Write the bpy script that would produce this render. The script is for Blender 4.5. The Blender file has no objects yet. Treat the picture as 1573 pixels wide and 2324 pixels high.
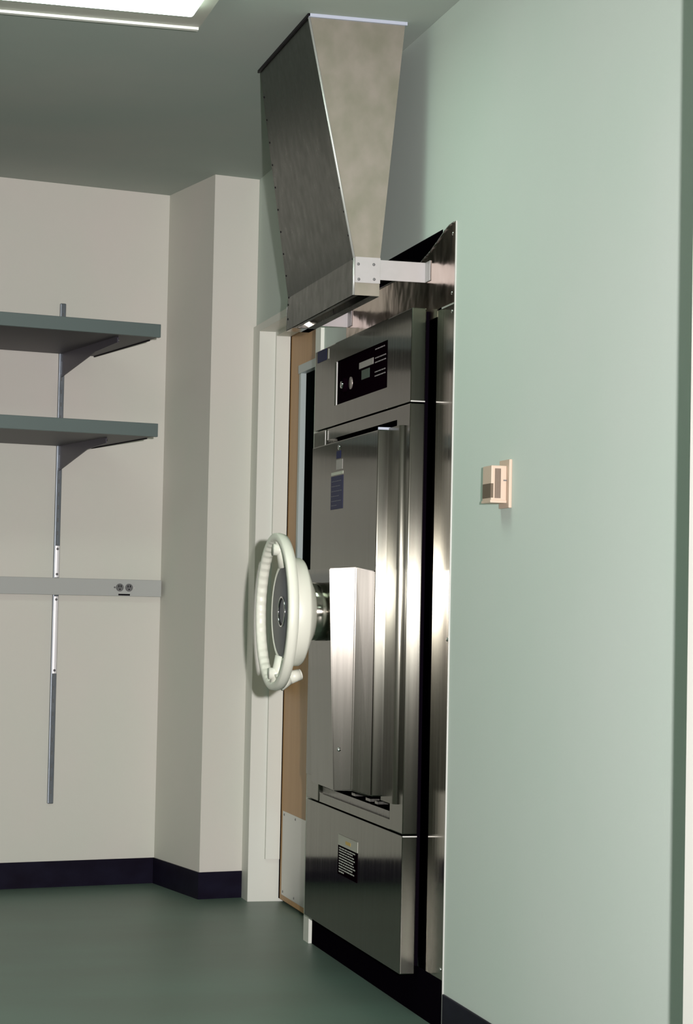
import bpy, bmesh, math, random
from mathutils import Vector, Matrix
random.seed(7)
scene = bpy.context.scene
COL = scene.collection

# ------------------------------------------------------------------ camera
F_PX, YAW, PITCH, ROLL = 4793.78, .2531, .0442, .0202
CAM = Vector((-1.6674, 0.0, 1.1096))
cy_, sy_, cp_, sp_ = math.cos(YAW), math.sin(YAW), math.cos(PITCH), math.sin(PITCH)
fwd = Vector((sy_*cp_, cy_*cp_, sp_)); rgt = Vector((cy_, -sy_, 0)); up = rgt.cross(fwd)
r2 = math.cos(ROLL)*rgt + math.sin(ROLL)*up; u2 = -math.sin(ROLL)*rgt + math.cos(ROLL)*up
cd = bpy.data.cameras.new('camera'); cam = bpy.data.objects.new('camera', cd); COL.objects.link(cam)
cd.sensor_fit = 'VERTICAL'; cd.sensor_height = 36.0; cd.lens = 36.0*F_PX/2324.0
cd.clip_start = .05; cd.clip_end = 60
M = Matrix((r2, u2, -fwd)).transposed().to_4x4(); M.translation = CAM
cam.matrix_world = M
scene.camera = cam

# ------------------------------------------------------------------ world, exposure, lights
w = bpy.data.worlds.new('world'); scene.world = w; w.use_nodes = True
w.node_tree.nodes['Background'].inputs[0].default_value = (0, 0, 0, 1)
w.node_tree.nodes['Background'].inputs[1].default_value = 0
vs = scene.view_settings
vs.view_transform = 'Standard'; vs.look = 'None'; vs.gamma = 1; vs.use_curve_mapping = False
vs.exposure = 0.0
FLASH_W = 1500.0
TUBE_E = 8.2
def lamp(name, kind, loc, energy, color, size=.02, rot=None, sy=None):
    l = bpy.data.lights.new(name, kind); o = bpy.data.objects.new(name, l); COL.objects.link(o)
    o.location = loc; l.energy = energy; l.color = color
    if kind in ('POINT', 'SPOT'): l.shadow_soft_size = size
    if kind == 'AREA':
        l.shape = 'RECTANGLE'; l.size = size; l.size_y = sy or size
    if rot: o.rotation_euler = rot
    return o
fl = lamp('camera_flash', 'SPOT', CAM + r2*.16 + u2*.08 + fwd*.02, FLASH_W, (1.0, .94, .95), .022)
fl.data.spot_size = math.radians(64); fl.data.spot_blend = 1.0
fl.matrix_world = Matrix.Translation(fl.location) @ Matrix((r2, u2, -fwd)).transposed().to_4x4()

# ------------------------------------------------------------------ materials
MAT = {}
def mat(name, color, rough=.6, metal=0.0, noise=None, spec=.5, bump=None, emit=None, aniso=None, brushed=0):
    """noise=(scale(x,y,z), amount, second colour) mixes a second colour; bump=(scale, strength)"""
    m = bpy.data.materials.new(name); m.use_nodes = True
    nt = m.node_tree; b = nt.nodes['Principled BSDF']
    b.inputs['Base Color'].default_value = (*color, 1); b.inputs['Roughness'].default_value = rough
    b.inputs['Metallic'].default_value = metal; b.inputs['Specular IOR Level'].default_value = spec
    tc = nt.nodes.new('ShaderNodeTexCoord')
    def nz(sc, detail=4):
        mp = nt.nodes.new('ShaderNodeMapping'); mp.inputs['Scale'].default_value = sc
        nt.links.new(tc.outputs['Object'], mp.inputs['Vector'])
        n = nt.nodes.new('ShaderNodeTexNoise'); n.inputs['Scale'].default_value = 1; n.inputs['Detail'].default_value = detail
        nt.links.new(mp.outputs[0], n.inputs['Vector']); return n
    if noise:
        sc, amt, c2 = noise
        n = nz(sc); r = nt.nodes.new('ShaderNodeValToRGB')
        r.color_ramp.elements[0].position = .5-.25/amt if amt > .5 else .25
        r.color_ramp.elements[1].position = .5+.25/amt if amt > .5 else .75
        r.color_ramp.elements[0].color = (*color, 1); r.color_ramp.elements[1].color = (*c2, 1)
        nt.links.new(n.outputs['Fac'], r.inputs[0]); nt.links.new(r.outputs[0], b.inputs['Base Color'])
    if bump:
        n = nz(bump[0], 3); bp = nt.nodes.new('ShaderNodeBump'); bp.inputs['Strength'].default_value = bump[1]
        bp.inputs['Distance'].default_value = bump[2] if len(bump) > 2 else .002
        nt.links.new(n.outputs['Fac'], bp.inputs['Height']); nt.links.new(bp.outputs[0], b.inputs['Normal'])
    if brushed:  # vertical grain: spreads reflections sideways, keeps them crisp up and down
        b.inputs['Anisotropic'].default_value = brushed; b.inputs['Anisotropic Rotation'].default_value = .25
        cx = nt.nodes.new('ShaderNodeCombineXYZ')
        for i, v in enumerate((.03, .02, 1.0)): cx.inputs[i].default_value = v
        nt.links.new(cx.outputs[0], b.inputs['Tangent'])
    if aniso:   # (scale, lo, hi): streaks vary the roughness
        n = nz(aniso[0], 5); mr = nt.nodes.new('ShaderNodeMapRange')
        mr.inputs[1].default_value = .3; mr.inputs[2].default_value = .7
        mr.inputs[3].default_value = aniso[1]; mr.inputs[4].default_value = aniso[2]
        nt.links.new(n.outputs['Fac'], mr.inputs[0]); nt.links.new(mr.outputs[0], b.inputs['Roughness'])
    if emit:
        b.inputs['Emission Color'].default_value = (*emit[0], 1); b.inputs['Emission Strength'].default_value = emit[1]
    MAT[name] = m; return m
mat('wall_beige', (.64, .605, .55), .75, noise=((3, 3, 2), .4, (.60, .61, .535)), bump=((160, 160, 160), .12))
mat('wall_green_lit', (.575, .64, .585), .7, noise=((2, 2, 2), .4, (.54, .63, .56)), bump=((160, 160, 160), .12))  # same wall paint, with the green fluorescent light put into its colour
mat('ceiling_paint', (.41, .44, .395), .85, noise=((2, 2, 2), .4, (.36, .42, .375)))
mat('floor_vinyl', (.125, .20, .16), .42, noise=((1.6, 3.2, 1), .9, (.105, .15, .12)), bump=((60, 60, 1), .05))
mat('cove_base', (.004, .002, .008), .45, noise=((9, 9, 16), .8, (.010, .009, .022)), spec=.12)
mat('frame_paint', (.68, .69, .62), .45)
mat('white_paint', (.78, .78, .72), .5)
mat('steel', (.175, .178, .15), .23, 1.0, noise=((50, 50, 2.5), .4, (.16, .155, .13)), aniso=((70, 70, 1.5), .21, .25), brushed=1.0)
mat('steel_polished', (.155, .158, .132), .15, 1.0, noise=((50, 50, 2.5), .4, (.138, .136, .112)), aniso=((70, 70, 1.5), .12, .17), brushed=.9)
mat('steel_housing', (.235, .225, .20), .27, 1.0, noise=((50, 50, 2.5), .4, (.215, .205, .18)), aniso=((70, 70, 1.5), .25, .29), brushed=1.0)
mat('steel_dull', (.25, .245, .225), .28, 1.0, noise=((90, 90, 3), .4, (.225, .22, .20)), aniso=((90, 90, 3), .26, .31), brushed=.97)
mat('steel_mirror', (.34, .33, .29), .12, 1.0, noise=((30, 30, 3), .4, (.36, .33, .28)), aniso=((60, 60, 2), .10, .18), brushed=.8)
mat('sheet_warm_reflect', (.62, .52, .45), .16, 1.0, noise=((9, 9, 5), .8, (.46, .36, .30)), aniso=((20, 20, 9), .12, .24), bump=((5, 5, 5), .6, .010))  # warm tint stands for the beige wall reflected in the sheet
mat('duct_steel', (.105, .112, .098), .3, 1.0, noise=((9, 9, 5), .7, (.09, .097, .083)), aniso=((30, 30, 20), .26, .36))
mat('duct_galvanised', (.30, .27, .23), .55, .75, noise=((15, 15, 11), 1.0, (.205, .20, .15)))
mat('strap_metal', (.44, .42, .42), .45, .5, noise=((20, 20, 30), .6, (.38, .37, .36)))
mat('chrome', (.7, .7, .7), .08, 1.0)
mat('black_metal', (.006, .004, .007), .5, spec=.15)
mat('black_gap', (.003, .002, .004), .9, spec=0)
mat('display_black', (.004, .001, .003), .8, spec=.0)
mat('text_grey', (.22, .20, .20), .6)
mat('text_white', (.50, .52, .46), .6)
mat('label_pale', (.46, .47, .39), .5)
mat('label_grey', (.30, .28, .26), .5)
mat('label_orange', (.60, .42, .10), .5)
mat('label_navy', (.030, .032, .075), .5, spec=.1)
mat('label_blue', (.008, .013, .06), .5, spec=.1)
mat('dial_green', (.03, .06, .04), .5)
mat('dial_silver', (.35, .30, .28), .35, .6)
mat('wheel_plastic', (.72, .72, .62), .38)
mat('disc_grey', (.075, .08, .10), .45, noise=((30, 30, 30), .5, (.06, .065, .08)))
mat('wood', (.50, .285, .115), .5, noise=((30, 30, 1.5), .8, (.43, .235, .085)))
mat('kick_steel', (.60, .60, .57), .42, .6)
mat('vision_frame', (.40, .46, .45), .4, .2)
mat('glass_dark', (.004, .006, .006), .25, spec=0.0)
mat('shelf_paint', (.10, .132, .125), .5)
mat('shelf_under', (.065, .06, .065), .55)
mat('zinc', (.28, .31, .34), .38, .85, noise=((20, 20, 14), .8, (.19, .22, .25)))
mat('bare_strip', (.95, .93, .95), .5, .35)
mat('bracket_paint', (.055, .05, .065), .45)
mat('raceway_grey', (.41, .42, .40), .5)
mat('outlet_grey', (.13, .13, .13), .5)
mat('thermo_ivory', (.56, .44, .34), .5)
mat('thermo_brown', (.11, .08, .05), .5)
mat('thermo_grille', (.28, .21, .17), .6)
mat('sealant', (.42, .45, .54), .5)
mat('lens', (.8, .9, .82), .5, emit=((.78, 1.0, .86), TUBE_E))
mat('fixture_white', (.40, .39, .34), .5)

# ------------------------------------------------------------------ helpers
def link(name, bm, m, parent=None, smooth=False):
    me = bpy.data.meshes.new(name); bmesh.ops.recalc_face_normals(bm, faces=bm.faces)
    bm.to_mesh(me); bm.free()
    ms = m if isinstance(m, (list, tuple)) else [m]
    for k in ms: me.materials.append(MAT[k])
    if smooth:
        for p in me.polygons: p.use_smooth = True
    o = bpy.data.objects.new(name, me); COL.objects.link(o)
    if parent: o.parent = parent; o.matrix_parent_inverse = parent.matrix_world.inverted()
    return o
def polish(o):
    """wide room-facing sheets are polished, the folded returns keep the coarse brushed grain"""
    o.data.materials.append(MAT['steel_polished'])
    for p in o.data.polygons:
        if abs(p.normal.x) > .8: p.material_index = 1
    return o
def tag(o, label=None, cat=None, group=None, kind=None):
    if label: o['label'] = label
    if cat: o['category'] = cat
    if group: o['group'] = group
    if kind: o['kind'] = kind
    return o
def empty(name, loc, rz=0):
    o = bpy.data.objects.new(name, None); COL.objects.link(o); o.location = loc; o.rotation_euler = (0, 0, rz)
    o.empty_display_size = .05
    o.matrix_world = Matrix.Translation(loc) @ Matrix.Rotation(rz, 4, 'Z')
    return o
def box(bm, x0, x1, y0, y1, z0, z1, bev=0, seg=2, T=None):
    if x0 > x1: x0, x1 = x1, x0
    if y0 > y1: y0, y1 = y1, y0
    if z0 > z1: z0, z1 = z1, z0
    vs_ = [bm.verts.new((x, y, z)) for x in (x0, x1) for y in (y0, y1) for z in (z0, z1)]
    q = [(0, 1, 3, 2), (4, 6, 7, 5), (0, 4, 5, 1), (2, 3, 7, 6), (0, 2, 6, 4), (1, 5, 7, 3)]
    fs = [bm.faces.new([vs_[i] for i in f]) for f in q]
    if bev:
        es = list({e for f in fs for e in f.edges})
        g = bmesh.ops.bevel(bm, geom=es, offset=bev, segments=seg, affect='EDGES', profile=.5)
        if T is not None:
            vv = set(v for f in g['faces'] for v in f.verts)
            for v in vv | {v for v in vs_ if v.is_valid}: v.co = T @ v.co
    elif T is not None:
        for v in vs_: v.co = T @ v.co
    return fs
def B1(*a, **k):
    bm = bmesh.new(); box(bm, *a, **k); return bm
def prism(bm, pts, axis, a, b):
    """pts: 2D outline; axis 0: pts=(y,z) extruded in x; 1: (x,z) in y; 2: (x,y) in z"""
    def mk(p, t):
        return {0: (t, p[0], p[1]), 1: (p[0], t, p[1]), 2: (p[0], p[1], t)}[axis]
    A = [bm.verts.new(mk(p, a)) for p in pts]; Bv = [bm.verts.new(mk(p, b)) for p in pts]
    n = len(pts)
    bm.faces.new(A); bm.faces.new(Bv[::-1])
    for i in range(n): bm.faces.new((A[i], Bv[i], Bv[(i+1) % n], A[(i+1) % n]))
def hexa(bm, lo, hi):
    """closed solid between two equal-length loops of 3D points"""
    A = [bm.verts.new(p) for p in lo]; Bv = [bm.verts.new(p) for p in hi]; n = len(lo)
    bm.faces.new(A); bm.faces.new(Bv[::-1])
    for i in range(n): bm.faces.new((A[i], A[(i+1) % n], Bv[(i+1) % n], Bv[i]))
def lathe_x(bm, prof, cy, cz, n=64):
    """closed profile [(x, r)...] revolved about the X-direction axis through (cy, cz)"""
    rings = []
    for (x, r) in prof:
        if r < 1e-6: rings.append([bm.verts.new((x, cy, cz))])
        else: rings.append([bm.verts.new((x, cy+r*math.cos(2*math.pi*i/n), cz+r*math.sin(2*math.pi*i/n))) for i in range(n)])
    for a, b in zip(rings, rings[1:]):
        for i in range(n):
            j = (i+1) % n
            if len(a) == 1 and len(b) == 1: continue
            if len(a) == 1: bm.faces.new((a[0], b[i], b[j]))
            elif len(b) == 1: bm.faces.new((a[i], b[0], a[j]))
            else: bm.faces.new((a[i], b[i], b[j], a[j]))
def ring_x(bm, prof, cy, cz, n=96, rfun=None):
    """closed cross-section [(x, r)...] (a loop) revolved: a torus-like ring"""
    rings = []
    for i in range(n):
        a = 2*math.pi*i/n
        rings.append([bm.verts.new((x, cy+(r+(rfun(i, k) if rfun else 0))*math.cos(a), cz+(r+(rfun(i, k) if rfun else 0))*math.sin(a))) for k, (x, r) in enumerate(prof)])
    m = len(prof)
    for i in range(n):
        a, b = rings[i], rings[(i+1) % n]
        for k in range(m):
            l = (k+1) % m
            bm.faces.new((a[k], b[k], b[l], a[l]))
def cyl(bm, p0, p1, r, n=20, r1=None):
    p0, p1 = Vector(p0), Vector(p1); d = (p1-p0).normalized()
    u = d.orthogonal().normalized(); v = d.cross(u); r1 = r if r1 is None else r1
    A = [bm.verts.new(p0+(u*math.cos(2*math.pi*i/n)+v*math.sin(2*math.pi*i/n))*r) for i in range(n)]
    Bv = [bm.verts.new(p1+(u*math.cos(2*math.pi*i/n)+v*math.sin(2*math.pi*i/n))*r1) for i in range(n)]
    bm.faces.new(A); bm.faces.new(Bv[::-1])
    for i in range(n): bm.faces.new((A[i], A[(i+1) % n], Bv[(i+1) % n], Bv[i]))
def dome(bm, c, d, r, h, n=14, k=4):
    c, d = Vector(c), Vector(d).normalized(); u = d.orthogonal().normalized(); v = d.cross(u); prev = None
    for s in range(k):
        a = math.pi/2*s/k; rr, hh = r*math.cos(a), h*math.sin(a)
        ring = [bm.verts.new(c+d*hh+(u*math.cos(2*math.pi*i/n)+v*math.sin(2*math.pi*i/n))*rr) for i in range(n)]
        if prev:
            for i in range(n): bm.faces.new((prev[i], prev[(i+1) % n], ring[(i+1) % n], ring[i]))
        else: bm.faces.new(ring[::-1])
        prev = ring
    t = bm.verts.new(c+d*h)
    for i in range(n): bm.faces.new((prev[i], prev[(i+1) % n], t))
def struct(name, bm, m, parent=None, smooth=False):
    o = link(name, bm, m, parent, smooth)
    if not parent: o['kind'] = 'structure'
    return o

H = 2.7354
AL = .1958
BC = Vector((-.2741, 8.3132, 0))              # inner corner where the back wall meets the chase
E1 = Vector((math.cos(AL), math.sin(AL), 0)); N1 = Vector((math.sin(AL), -math.cos(AL), 0))
# frame of the back wall: x = along the wall, y = out of the wall into the room, z = up
TB = Matrix(((E1.x, N1.x, 0, BC.x), (E1.y, N1.y, 0, BC.y), (0, 0, 1, 0), (0, 0, 0, 1)))
DP = .4808
def bwp(s, t, z): return TB @ Vector((s, t, z))

# ------------------------------------------------------------------ room shell
XL = -3.4; YB = -1.4; YW = 8.6
bm = B1(XL-.1, .45, YB-.1, 8.8, -.1, 0); struct('floor', bm, 'floor_vinyl')
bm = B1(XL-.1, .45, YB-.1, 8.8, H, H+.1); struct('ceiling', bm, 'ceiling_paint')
bm = B1(XL-.1, XL, YB-.1, 8.8, 0, H); struct('wall_left', bm, 'wall_beige')
bm = B1(XL, .45, YB-.1, YB, 0, H); struct('wall_front', bm, 'wall_beige')
# right wall: outlined with the autoclave opening and the doorway cut out
R0, R1, RZ = 5.46, 6.47, 2.137                 # recess opening
D0, D1, DZ = 6.86, 7.76, 2.136                 # doorway
bm = bmesh.new()
TW = .15
box(bm, 0, TW, YB, 5.334, 0, H)
box(bm, 0, TW, 5.334, R0, .0, 2.137)           # strip beside the recess
box(bm, 0, TW, 5.334, D0-.0, RZ, H)
box(bm, 0, TW, R1, D0-.02, 0, RZ)
box(bm, 0, TW, D0-.0, D1+.02, DZ+.03, H)
box(bm, 0, TW, D1+.02, YW, 0, H)
struct('wall_right', bm, 'wall_green_lit')
# recess shell behind the machine, coloured black for the shade inside
bm = bmesh.new()
box(bm, TW, .42, R0-.04, R0, 0, RZ+.04); box(bm, TW, .42, R1, R1+.04, 0, RZ+.04)
box(bm, TW, .42, R0-.04, R1+.04, RZ, RZ+.04); box(bm, .40, .44, R0-.04, R1+.04, 0, RZ+.04)
box(bm, .0006, TW, R0, R0+.003, 0, RZ); box(bm, .0006, TW, R1-.003, R1, 0, RZ); box(bm, .0006, TW, R0, R1, RZ-.003, RZ)
struct('wall_recess', bm, 'black_gap')
# back wall and the chase in the corner
bm = bmesh.new(); box(bm, -3.35, .02, -.12, 0, 0, H, T=TB); struct('wall_back', bm, 'wall_beige')
bm = bmesh.new()
sE = -(BC + N1*DP).x/E1.x
p = [BC, BC+N1*DP, BC+N1*DP+E1*(sE+.0), Vector((0, 8.55, 0)), Vector((-.2, 8.55, 0))]
prism(bm, [(q.x-(.0005 if i in (2, 3) else 0), q.y) for i, q in enumerate(p)], 2, 0, H)
struct('wall_corner', bm, 'wall_beige')
# baseboards
bm = bmesh.new(); box(bm, -3.2, -.006, 0, .006, 0, .1, T=TB); struct('baseboard_back', bm, 'cove_base')
bm = bmesh.new()
box(bm, -.006, 0, 0, DP+.006, 0, .1, T=TB); box(bm, 0, sE-.012, DP, DP+.006, 0, .1, T=TB)
struct('baseboard_corner', bm, 'cove_base')
bm = bmesh.new(); box(bm, -.006, 0, 3.3, 5.325, 0, .1, bev=.002); struct('baseboard_right', bm, 'cove_base')
# white painted projecting frame of the near doorway at the right edge of the view
bm = bmesh.new(); box(bm, -.225, 0, 3.02, 3.285, 0, H, bev=.004); struct('trim_1', bm, 'white_paint')

# ------------------------------------------------------------------ door with frame
FX = -.012
bm = bmesh.new()
# far jamb, near jamb, head (frame wraps the wall thickness), with stops
box(bm, FX, TW, D1, D1+.025, 0, DZ+.028); box(bm, FX, 0, D1+.025, D1+.118, 0, DZ+.028)
box(bm, FX, TW, D0-.02, D0, 0, DZ+.028); box(bm, FX, 0, D0-.072, D0-.02, 0, DZ+.028)
box(bm, FX, TW, D0, D1, DZ, DZ+.028)
box(bm, .050, .104, D1-.016, D1, .158, DZ); box(bm, .050, .104, D0, D0+.016, .158, DZ)
box(bm, .050, .104, D0+.016, D1-.016, DZ-.016, DZ)
fr = struct('trim_2', bm, 'frame_paint')
ld = struct('door_1', B1(.108, .15, D0+.004, D1-.006, .012, DZ-.004), 'wood')
link('edge_gap', B1(.1062, .108, D1-.012, D1-.0005, .012, DZ-.004), 'black_gap', ld)
kp = link('kick_plate', B1(.1065, .108, D0+.03, D1-.045, .032, .341), 'kick_steel', ld)
for y in (D1-.07, D1-.25, D1-.44, D1-.6):
    for z in (.045, .329):
        bm = bmesh.new(); dome(bm, (.1065, y, z), (-1, 0, 0), .005, .002); link('screw', bm, 'outlet_grey', kp, True)
VY0, VY1, VZ0, VZ1 = D0+.28, 7.50, 1.02, 1.982
bm = bmesh.new()
box(bm, .084, .108, VY1-.026, VY1, VZ0, VZ1); box(bm, .080, .108, VY0, VY0+.026, VZ0, VZ1)
box(bm, .080, .108, VY0, VY1, VZ1-.03, VZ1); box(bm, .080, .108, VY0, VY1, VZ0, VZ0+.03)
vf = link('vision_frame', bm, 'vision_frame', ld)
link('vision_glass', B1(.104, .107, VY0+.026, VY1-.026, VZ0+.03, VZ1-.03), 'glass_dark', vf)
bm = bmesh.new()
link('room_beyond', B1(.43, .45, D0-.1, D1+.1, 0, H), 'black_gap', None); o = bpy.data.objects['room_beyond']; o.name = 'wall_beyond'; o['kind'] = 'structure'

# ------------------------------------------------------------------ stainless wall trim panel
wp = empty('wall_trim_panel', (0, 5.9, .13)); tag(wp, 'stainless sheet trim screwed flat to the wall around the autoclave', 'trim panel')
link('side_strip', B1(-.003, -.0003, 5.334, 5.486, .132, 1.917, bev=.0006, seg=1), 'steel_mirror', wp)
bm = bmesh.new()
crv = [(5.348, 2.136), (5.385, 2.134), (5.434, 2.124), (5.50, 2.106), (5.56, 2.091), (5.639, 2.077), (5.70, 2.062), (6.48, 2.062)]
prism(bm, [(5.334, 1.921), (5.334, 2.138)] + crv + [(6.48, 1.90), (5.486, 1.90), (5.486, 1.921)], 0, -.004, -.0006)
us = link('upper_sheet', bm, 'sheet_warm_reflect', wp)
bm = bmesh.new()
for (a, b) in zip(crv, crv[1:]): cyl(bm, (-.005, a[0], a[1]), (-.005, b[0], b[1]), .0022, 8)
link('rolled_edge', bm, 'steel_dull', us, True)
bm = bmesh.new()
for (y, z) in ((5.356, 1.948), (5.353, 1.898), (5.345, 1.025), (5.352, .159), (5.357, 2.108)):
    o = bmesh.new(); dome(o, (-.003, y, z), (-1, 0, 0), .0055, .003)
    link('screw', o, 'chrome', wp, True)
bm.free()
link('wall_edge_bead', B1(-.004, -.0003, 5.3305, 5.334, .0, 2.138), 'kick_steel', wp)

# ------------------------------------------------------------------ autoclave
ac = empty('autoclave', (0, 6.1, 0)); tag(ac, 'tall stainless steel autoclave built into the wall with a white handwheel', 'autoclave')
A0, A1 = 5.557, 6.675; AX = -.055; AB = -.013
bz = [(.111, .485), (.489, 1.669), (1.673, 1.933)]
link('body', B1(AB+.002, -.001, A0+.012, A1-.01, .132, 1.925), 'black_gap', ac)
link('base_plinth', B1(-.0012, -.0002, 5.336, 6.785, .0, .131), 'black_gap', ac)
lp = link('lower_panel', B1(AX, AB, A0, A1, *bz[0], bev=.003), 'steel', ac)
# upper control panel with the display set into an opening
DY0, DY1, DZ0, DZ1 = 5.803, 6.41, 1.735, 1.872
bm = bmesh.new()
box(bm, AX, AB, A0, DY0, bz[2][0], bz[2][1], bev=.003); box(bm, AX, AB, DY1, A1, bz[2][0], bz[2][1], bev=.003)
box(bm, AX, AB, DY0-.003, DY1+.003, DZ1, bz[2][1]-.0002); box(bm, AX, AB, DY0-.003, DY1+.003, bz[2][0]+.0002, DZ0)
up = link('control_panel', bm, 'steel', ac)
dp = link('display_plate', B1(AX+.007, AB, DY0, DY1, DZ0, DZ1), 'display_black', ac)
DX = AX+.007
def flat(name, y0, y1, z0, z1, m, par, x, th=.0012, skew=0):
    bm = bmesh.new(); box(bm, x-th, x, y0, y1, z0, z1); return link(name, bm, m, par)
link('bezel_glint', B1(AX+.003, DX, DY1-.004, DY1, DZ0, DZ1), 'kick_steel', dp)  # pale strip stands in for flash light on the opening's far side
flat('display_label', 5.978, 6.14, 1.822, 1.841, 'label_grey', dp, DX)
flat('display_window', 6.02, 6.11, 1.787, 1.815, 'dial_green', dp, DX)
def textlines(y0, y1, zs, hgt, par, x, m, seed, name='text'):
    """rows of illegible little words, running towards the near side"""
    rnd = random.Random(seed); bm = bmesh.new()
    for z, fill in zs:
        y = y1
        end = y1-(y1-y0)*fill
        while y > end+.004:
            L = min(rnd.uniform(.008, .034), y-end)
            box(bm, x-.0012, x, y-L, y, z-hgt/2, z+hgt/2); y -= L+rnd.uniform(.004, .008)
    return link(name, bm, m, par)
textlines(5.83, 5.96, [(1.862, .8), (1.836, .9), (1.823, .9), (1.795, .9), (1.783, .95)], .0032, dp, DX, 'text_grey', 3)
bm = bmesh.new(); lathe_x(bm, [(DX, .024), (DX-.010, .024), (DX-.012, .022), (DX-.012, 0)], 6.30, 1.79, 40)
kn = link('key_switch', bm, 'display_black', dp, True)
bm = bmesh.new(); lathe_x(bm, [(DX, .0105), (DX-.016, .0105), (DX-.017, .0)], 6.30, 1.79, 24)
link('switch_barrel', bm, 'chrome', kn, True)
bm = bmesh.new(); lathe_x(bm, [(DX-.0, .019), (DX-.003, .019), (DX-.0035, 0)], 6.235, 1.79, 40)
link('dial', bm, 'dial_silver', dp, True)
# blue maker's badge at the top far corner, no wording legible
bg = flat('badge', 6.53, 6.645, 1.893, 1.93, 'label_blue', up, AX)
flat('badge_edge', 6.495, 6.506, 1.893, 1.925, 'label_pale', up, AX)
link('fold_glint', B1(AX+.001, AB, A0-.0012, A0+.004, bz[2][0]-.0005, bz[2][0]+.0035, bev=.001), 'kick_steel', up)  # paler metal puts the glint on the panel folds into colour
link('fold_glint', B1(AX+.001, AB, A0-.0012, A0+.004, bz[0][1]-.0035, bz[0][1]+.0005, bev=.001), 'kick_steel', lp)
# middle frame with slots at top and bottom of the door
T0, T1, TZ0, TZ1 = 5.69, 6.52, 1.600, 1.634
bm = bmesh.new()
z0, z1 = bz[1]
box(bm, AX, AB, A0, T0-.0, z0, z1, bev=.003); box(bm, AX, AB, T1+.0, A1, z0, z1, bev=.003)
box(bm, AX+.004, AB, T0-.003, T1+.003, TZ1, z1-.0002)
box(bm, AX+.003, AB, T0-.003, T1+.003, z0+.0002, .516)
mf = link('door_surround', bm, 'steel', ac)
link('slot_lining', B1(AB+.001, AB+.0018, T0, T1, .5, 1.65), 'black_gap', ac)
link('slot_glint', B1(AX-.001, AX+.001, T1, T1+.0025, 1.605, z1-.004), 'kick_steel', mf)  # bright strip imitates light caught on the slot's far end
link('sill_ledge', B1(AX+.012, AB, T0+.004, T1-.004, .516, .536), 'steel_dull', mf)
for (y, l) in ((5.80, .03), (5.88, .05), (6.05, .04), (6.32, .05)): link('door_roller', B1(AX-.004, AB, y, y+l, .548, .556), 'steel_dull', mf)
# guide rail along the near side of the door (rounded near edge)
bm = bmesh.new()
pr_ = [(AX, 5.612), (AX, 5.74), (-.067, 5.74), (-.067, 5.626)]
for k in range(1, 7):
    a = math.pi/2*k/7; pr_.append((-.055-.012*math.cos(a), 5.626-.014*math.sin(a)))
prism(bm, pr_, 2, .566, 1.612)
link('guide_rail', bm, 'steel', ac)
# sliding door slab
DS0 = 5.728
bm = bmesh.new(); box(bm, -.098, -.03, DS0, 6.515, .577, 1.607, bev=.0035)
dr = link('door', bm, 'steel', ac)
link('door_top_cap', B1(-.098, -.058, DS0, DS0+.004, 1.607, 1.614), 'sealant', dr)
def onDoor(x, y): return -.098
flat('door_label_header', 6.115, 6.26, 1.504, 1.513, 'label_pale', dr, -.098)
dl = flat('door_label', 6.115, 6.26, 1.400, 1.501, 'label_navy', dr, -.098)
textlines(6.122, 6.25, [(1.485, .9), (1.47, .8), (1.455, .95), (1.44, .7), (1.425, .9), (1.412, .5)], .002, dl, -.0985, 'disc_grey', 9)
flat('door_label_small', 6.125, 6.20, 1.519, 1.549, 'label_grey', dr, -.098)
flat('door_sticker', 6.15, 6.20, 1.553, 1.576, 'label_blue', dr, -.098)
bm = bmesh.new(); lathe_x(bm, [(-.098, .008), (-.101, .007), (-.102, 0)], 6.17, 1.586, 20); link('door_screw', bm, 'chrome', dr, True)
# lock housing: tapered prism low on the door
zt, zb_ = 1.219, .590
bm = bmesh.new()
hexa(bm, [(-.0985, 5.730, .578), (-.145, 5.770, zb_), (-.197, 5.770, zb_), (-.190, 6.06, zb_), (-.0985, 6.40, zb_)],
         [(-.0985, 5.730, 1.208), (-.145, 5.767, zt), (-.2215, 5.767, 1.2125), (-.2145, 6.06, 1.2125), (-.0985, 6.40, zt)])
es = [e for e in bm.edges]
bmesh.ops.bevel(bm, geom=es, offset=.0025, segments=2, affect='EDGES')
hs = link('lock_housing', bm, 'steel_housing', ac)
bm = bmesh.new(); dome(bm, (-.183, 5.770, .705), (0, -1, 0), .006, .003); link('rivet', bm, 'chrome', hs, True)
# spindle and handwheel
WY, WZ = 5.857, 1.088
bm = bmesh.new(); lathe_x(bm, [(-.19, .0), (-.19, .083), (-.254, .083), (-.257, .080), (-.257, 0)], WY, WZ+.002, 72)
link('spindle', bm, 'steel_mirror', ac, True)
for f in bpy.data.objects['spindle'].data.polygons: f.use_smooth = abs(f.normal.x) < .5
hw = empty('handwheel_pivot', (-.3, WY, WZ)); hw.name = 'handwheel'; hw.parent = ac; hw.matrix_parent_inverse = ac.matrix_world.inverted()
tag(hw, 'white handwheel')
RX = -.3655
prof = [(RX+.003, .2225), (RX+.0, .219), (RX-.001, .206), (RX+.003, .200), (RX+.018, .197), (RX+.027, .200), (RX+.030, .212), (RX+.028, .220), (RX+.016, .2235)]
def grip(i, k): return (.0022 if (i // 2) % 2 else 0) if k in (3, 4, 5) else 0
bm = bmesh.new(); ring_x(bm, prof, WY, WZ, 192, grip)
link('rim', bm, 'wheel_plastic', hw, True)
bm = bmesh.new()
lathe_x(bm, [(RX+.034, .0), (RX+.034, .131), (RX+.030, .133), (RX+.029, .138), (RX+.036, .150), (RX+.048, .154), (RX+.076, .154), (RX+.082, .150), (RX+.108, .088), (RX+.114, .080), (RX+.114, 0)], WY, WZ, 96)
link('hub', bm, 'wheel_plastic', hw, True)
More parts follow.
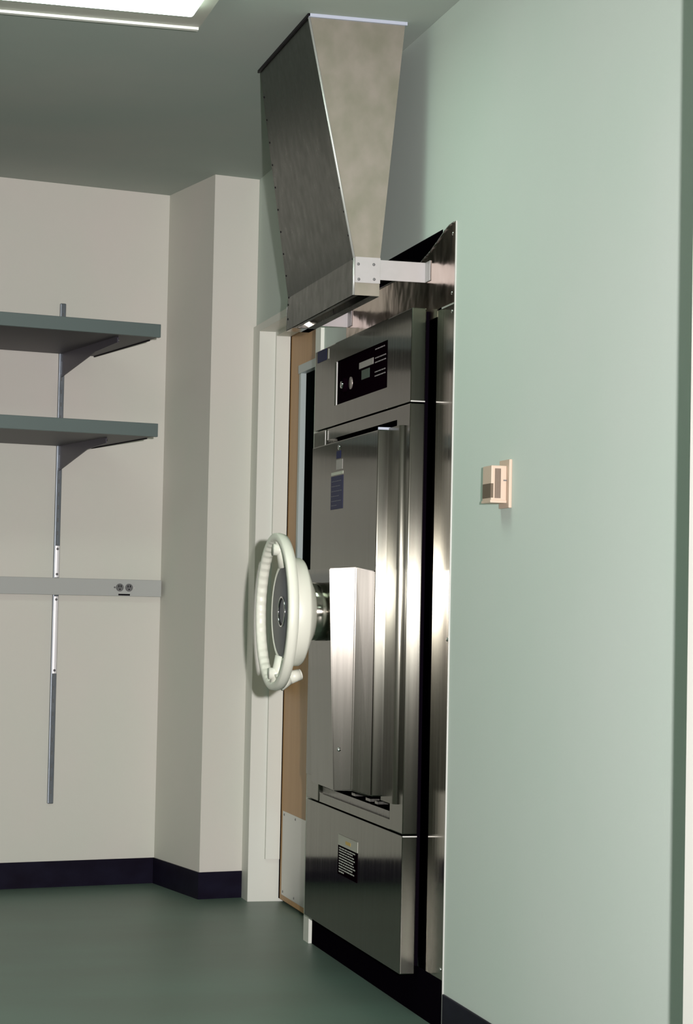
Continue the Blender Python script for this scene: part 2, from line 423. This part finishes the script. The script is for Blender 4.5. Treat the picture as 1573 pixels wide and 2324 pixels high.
bm = bmesh.new(); lathe_x(bm, [(RX+.033, .0), (RX+.033, .1295), (RX+.0315, .1295), (RX+.0300, .127), (RX+.0298, 0)], WY, WZ, 80)
link('hub_disc', bm, 'disc_grey', hw, True)
bm = bmesh.new(); ring_x(bm, [(RX+.030, .044), (RX+.0265, .043), (RX+.0265, .040), (RX+.030, .039)], WY, WZ, 64)
link('disc_ring', bm, 'chrome', hw, True)
bm = bmesh.new(); ring_x(bm, [(RX+.030, .039), (RX+.0292, .039), (RX+.0292, .034), (RX+.030, .034)], WY, WZ, 64)
link('disc_groove', bm, 'black_metal', hw)
for s in (90, 270):
    a = math.radians(s+4); c_, s_ = math.cos(a), math.sin(a)
    bm = bmesh.new()
    cyl(bm, (RX+.036, WY+.128*c_, WZ+.128*s_), (RX+.018, WY+.203*c_, WZ+.203*s_), .021, 20, .016)
    if s in (90, 270):
        cyl(bm, (RX-.002, WY+.176*c_, WZ+.176*s_), (RX+.045, WY+.176*c_, WZ+.176*s_), .0165, 20)
    link('spoke', bm, 'wheel_plastic', hw, True)
bm = bmesh.new()
cyl(bm, (RX+.02, WY-.02, WZ-.2), (RX+.050, WY-.02, WZ-.186), .026, 24, .019); cyl(bm, (RX+.050, WY-.02, WZ-.186), (RX+.082, WY-.02, WZ-.176), .019, 24, .016)
dome(bm, (RX+.082, WY-.02, WZ-.176), (1, 0, .3), .016, .006)
link('peg', bm, 'wheel_plastic', hw, True)
# instruction label on the lower panel
flat('instruction_label_header', 6.022, 6.25, .384, .416, 'label_pale', lp, AX)
il = flat('instruction_label', 6.022, 6.25, .297, .384, 'display_black', lp, AX)
textlines(6.035, 6.235, [(.377, .95), (.370, .8), (.362, .9), (.354, .95), (.346, .85), (.338, .9), (.330, .95), (.322, .8), (.314, .9), (.306, .3)], .0036, il, AX-.0005, 'text_white', 5)
flat('label_mark', 6.10, 6.16, .394, .404, 'label_orange', il, AX-.0005)

for o in (lp, up, mf, dr, hs): polish(o)

# ------------------------------------------------------------------ exhaust hood
hd = empty('exhaust_hood', (-.2, 5.95, H)); tag(hd, 'tapered sheet metal exhaust hood hanging from the ceiling above the autoclave', 'hood')
YN = 5.605
TF, TBk = -.352, -.077                         # front and wall side at the ceiling
CF, CB = -.210, -.137                          # at the crease and below
YT, YC, YL = 6.25, 6.42, 6.435                 # far end at ceiling, crease, bottom
ZC, ZL = 2.067, 1.965
th = .002
bm = bmesh.new()
hexa(bm, [(CF, YN, ZC), (CF, YC, ZC), (CF+th, YC, ZC), (CF+th, YN, ZC)], [(TF, YN, H), (TF, YT, H), (TF+th, YT, H), (TF+th, YN, H)])
hexa(bm, [(CF, YN, ZL), (CF, YL, ZL), (CF+th, YL, ZL), (CF+th, YN, ZL)], [(CF, YN, ZC), (CF, YC, ZC), (CF+th, YC, ZC), (CF+th, YN, ZC)])
box(bm, CF, CF+.014, YN, YL, ZL, ZL+.0015)
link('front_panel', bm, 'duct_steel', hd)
bm = bmesh.new()
hexa(bm, [(CB-th, YN, ZL), (CB-th, YL, ZL), (CB, YL, ZL), (CB, YN, ZL)], [(CB-th, YN, ZC), (CB-th, YC, ZC), (CB, YC, ZC), (CB, YN, ZC)])
hexa(bm, [(CB-th, YN, ZC), (CB-th, YC, ZC), (CB, YC, ZC), (CB, YN, ZC)], [(TBk-th, YN, H), (TBk-th, YT, H), (TBk, YT, H), (TBk, YN, H)])
box(bm, CB-.026, CB, YN+.004, YL, ZL-.0005, ZL+.0015)
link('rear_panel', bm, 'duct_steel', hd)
bm = bmesh.new()
pts = [(CF, ZL), (CB, ZL), (CB, ZC), (TBk, H), (TF, H), (CF, ZC)]
prism(bm, pts, 1, YN-.0015, YN+.0005)
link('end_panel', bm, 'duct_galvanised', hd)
bm = bmesh.new()
hexa(bm, [(CF, YL, ZL), (CF, YL-th, ZL), (CB, YL-th, ZL), (CB, YL, ZL)], [(CF, YC, ZC), (CF, YC-th, ZC), (CB, YC-th, ZC), (CB, YC, ZC)])
hexa(bm, [(CF, YC, ZC), (CF, YC-th, ZC), (CB, YC-th, ZC), (CB, YC, ZC)], [(TF, YT, H), (TF, YT-th, H), (TBk, YT-th, H), (TBk, YT, H)])
box(bm, CF, CB, YL-.09, YL, ZL-.0005, ZL+.001)
link('far_panel', bm, 'steel_mirror', hd)
# folded seam running down the near front edge
bm = bmesh.new()
cyl(bm, (TF-.001, YN-.002, H-.01), (CF-.001, YN-.002, ZC), .0035, 10); cyl(bm, (CF-.001, YN-.002, ZC), (CF-.001, YN-.002, ZL), .0035, 10)
link('corner_seam', bm, 'kick_steel', hd, True)
bm = bmesh.new()
box(bm, TF-.003, TBk+.004, YN-.010, YN-.0015, H-.009, H)
link('ceiling_sealant', bm, 'sealant', hd)
bm = bmesh.new(); box(bm, TF-.006, TF, YN-.01, YT+.004, H-.008, H)
link('ceiling_flange', bm, 'black_metal', hd)
N = 9
def riv(c, r):
    bm = bmesh.new(); dome(bm, c, (-1, 0, -.2), r, .002, 8, 3); link('rivet', bm, 'black_metal', hd)
for k in range(N+1):
    t = k/N; z = ZC+(H-ZC-.08)*t
    u = (z-ZC)/(H-ZC); x = CF+(TF-CF)*u; y = YC+(YT-YC)*u-.012
    riv((x, y, z), .0035)
    if k < 4: riv((x, YN+.018, z), .003)
for z in (2.045, 2.0): riv((CF, YL-.02, z), .004)
def bracket(yf, z0, z1, xa, x1, label_):
    b = empty('hood_bracket', (x1, yf, z0))
    bm = bmesh.new()
    box(bm, xa, x1, yf, yf+.0025, z0, z1, bev=.0006, seg=1)
    link('strap', bm, 'strap_metal', b)
    link('foot', B1(x1-.0025, x1, yf-.045, yf+.001, z0, z1, bev=.0006, seg=1), 'strap_metal', b)
    tag(b, label_, 'bracket', 'straps holding the exhaust hood off the wall')
    return b
nb = bracket(YN-.0045, 2.010, 2.066, -.137, -.0045, 'bright metal strap from the near end of the exhaust hood to the wall sheet')
bm = bmesh.new(); box(bm, CF+.002, -.136, YN-.004, YN-.0016, 2.0, 2.071)
link('mounting_plate', bm, 'strap_metal', nb)
for (x, z) in ((-.199, 2.051), (-.155, 2.052), (-.197, 2.009), (-.153, 2.011)):
    bm = bmesh.new(); dome(bm, (x, YN-.004, z), (0, -1, 0), .0042, .002, 12, 3); link('rivet', bm, 'outlet_grey', nb, True)
bracket(YL+.02, 1.990, 2.045, -.205, -.0045, 'bright metal strap from the far end of the exhaust hood, seen beneath it')

# ------------------------------------------------------------------ shelving on the back wall
st = empty('shelf_standard', bwp(-.437, 0, .322), AL); tag(st, 'slotted metal upright fixed to the back wall behind the grey raceway', 'shelf upright')
bm = bmesh.new()
box(bm, -.4475, -.4245, .0005, .014, .322, 2.264, bev=.003, T=TB)
link('channel', bm, 'zinc', st)
z = .36
while z < 2.25:
    bm = bmesh.new(); box(bm, -.4385, -.4345, .0141, .0146, z, z+.016, T=TB); z += .05
    link('slot', bm, 'outlet_grey', st)
def strip(z0, z1, nm):
    bm = bmesh.new()
    n = 7
    pa = [(-.4455, .0142)]
    for k in range(n+1):
        a = math.pi*(.12+.76*k/n); pa.append((-.436-.0095*math.cos(a), .0146+.004*math.sin(a)))
    pa.append((-.4265, .0142))
    A = [bm.verts.new(bwp(x, y, z0)) for x, y in pa]; Bv = [bm.verts.new(bwp(x, y, z1)) for x, y in pa]
    bm.faces.new(A); bm.faces.new(Bv[::-1])
    for i in range(len(pa)): bm.faces.new((A[i], A[(i+1) % len(pa)], Bv[(i+1) % len(pa)], Bv[i]))
    o = link('bright_strip', bm, 'bare_strip', st)
    o['label'] = 'bare shiny metal strip'
    for zz in (z0+.012, z1-.012):
        bm = bmesh.new(); cyl(bm, bwp(-.436, .014, zz), bwp(-.436, .0205, zz), .005, 12); link('screw', bm, 'outlet_grey', o)
strip(1.196, 1.318, 'a'); strip(.824, 1.122, 'b')
def shelf(z, s1, dep, label_):
    t = empty('wall_shelf', bwp(-.7, 0, z), AL); tag(t, label_, 'shelf', 'grey metal shelves on the back wall')
    hgt = .048
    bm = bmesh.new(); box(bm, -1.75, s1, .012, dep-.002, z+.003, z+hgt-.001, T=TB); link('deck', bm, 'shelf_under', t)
    bm = bmesh.new()
    box(bm, -1.75, s1+.001, dep-.018, dep, z, z+hgt, bev=.0015, T=TB)
    link('edge_lip', bm, 'shelf_paint', t)
    bm = bmesh.new(); box(bm, s1-.004, s1+.001, .012, dep-.11, z-.001, z+.003, T=TB); link('side_hem', bm, 'black_metal', t)
    return t
shelf(2.063, -.303, .74, 'upper dark grey metal shelf on the back wall, nearer the ceiling')
shelf(1.703, -.305, .74, 'lower dark grey metal shelf on the back wall, above the electrical raceway')
def bracket2(z, dep, zb, label_):
    t = empty('shelf_bracket', bwp(-.436, 0, zb), AL); tag(t, label_, 'bracket', 'brackets under the back wall shelves')
    bm = bmesh.new()
    prism(bm, [(.016, z), (.026, z+.014), (dep-.02, z+.014), (dep, z), (dep, z-.018), (dep*.62, z-.028), (.016, zb)], 0, -.4395, -.4345)
    for v in bm.verts: v.co = TB @ v.co
    link('blade', bm, 'bracket_paint', t)
    bm = bmesh.new(); box(bm, -.443, -.431, .0145, .022, zb+.01, zb+.06, T=TB); link('hook', bm, 'zinc', t)
    bm = bmesh.new(); cyl(bm, bwp(-.4335, dep-.012, z-.008), bwp(-.430, dep-.012, z-.008), .006, 14); link('bolt', bm, 'chrome', t)
bracket2(2.062, .66, 1.975, 'dark angled bracket under the upper back wall shelf')
bracket2(1.702, .56, 1.610, 'dark angled bracket under the lower back wall shelf')
# raceway with outlet
rc = empty('electrical_raceway', bwp(-.5, 0, 1.128), AL); tag(rc, 'grey horizontal electrical raceway along the back wall with one outlet', 'raceway')
bm = bmesh.new(); box(bm, -1.8, -.012, .0005, .042, 1.128, 1.194, bev=.002, T=TB); link('cover', bm, 'raceway_grey', rc)
def on(s, t, z, r, d, m, nm, par, n=28):
    bm = bmesh.new(); cyl(bm, bwp(s, t, z), bwp(s, t+d, z), r, n); return link(nm, bm, m, par)
for s in (-.186, -.148):
    rcp = on(s, .042, 1.162, .0155, .0025, 'outlet_grey', 'receptacle', rc)
    bm = bmesh.new()
    box(bm, s-.006, s-.003, .0445, .0455, 1.163, 1.171, T=TB); box(bm, s+.003, s+.006, .0445, .0455, 1.163, 1.171, T=TB)
    cyl(bm, bwp(s, .0445, 1.155), bwp(s, .0455, 1.155), .0025, 10)
    link('socket_holes', bm, 'black_gap', rcp)
on(-.207, .042, 1.162, .0035, .002, 'outlet_grey', 'screw', rc); on(-.127, .042, 1.161, .0035, .002, 'kick_steel', 'screw', rc)
bm = bmesh.new(); box(bm, -.191, -.143, .042, .0428, 1.131, 1.137, T=TB); link('label_tape', bm, 'black_gap', rc)

# ------------------------------------------------------------------ thermostat
tt = empty('thermostat', (0, 4.89, 1.35)); tag(tt, 'small ivory thermostat box on the wall right of the autoclave', 'thermostat')
link('back_plate', B1(-.0075, 0, 4.850, 4.925, 1.354, 1.472, bev=.0012), 'thermo_ivory', tt)
tb = link('cover', B1(-.047, -.0075, 4.868, 4.935, 1.368, 1.457, bev=.002), 'thermo_ivory', tt)
bm = bmesh.new()
for k in range(6):
    x = -.0375+k*.0026
    box(bm, x, x+.0016, 4.8672, 4.868, 1.378, 1.449)
link('vent_grille', bm, 'thermo_brown', tb)
link('vent_backing', B1(-.0380, -.0225, 4.8676, 4.868, 1.377, 1.450), 'thermo_grille', tb)
bm = bmesh.new(); box(bm, -.0478, -.0470, 4.870, 4.932, 1.378, 1.413); box(bm, -.0475, -.0415, 4.8673, 4.868, 1.378, 1.413)
link('scale_window', bm, 'thermo_brown', tb)
link('base_ledge', B1(-.049, -.0075, 4.8665, 4.937, 1.366, 1.373, bev=.001), 'thermo_ivory', tb)
link('setting_lever', B1(-.016, -.0085, 4.8655, 4.868, 1.4195, 1.4225), 'outlet_grey', tb)

# ------------------------------------------------------------------ ceiling lights
def fixture(x0, x1, y0, y1, label_):
    f = empty('ceiling_light', ((x0+x1)/2, (y0+y1)/2, H)); tag(f, label_, 'ceiling light')
    bm = bmesh.new(); box(bm, x0, x1, y0, y1, 2.705, H-.0005)
    link('housing', bm, 'fixture_white', f)
    bm = bmesh.new(); box(bm, x0+.01, x1-.003, y1-.012, y1+.006, 2.697, 2.7045)
    link('edge_trim', bm, 'white_paint', f)
    bm = bmesh.new(); box(bm, x0+.05, x1-.052, y0+.05, y1-.20, 2.675, 2.7045, bev=.010, seg=3)
    link('diffuser', bm, 'lens', f)
    return f
fixture(-1.86, -.636, 5.02, 5.735, 'fluorescent ceiling light at the top left of the room')
if True:  # second light is added out of view to brighten the right wall
    fixture(-2.4, -1.2, .6, 1.3, 'added unseen ceiling light behind the camera, brightening the right wall')
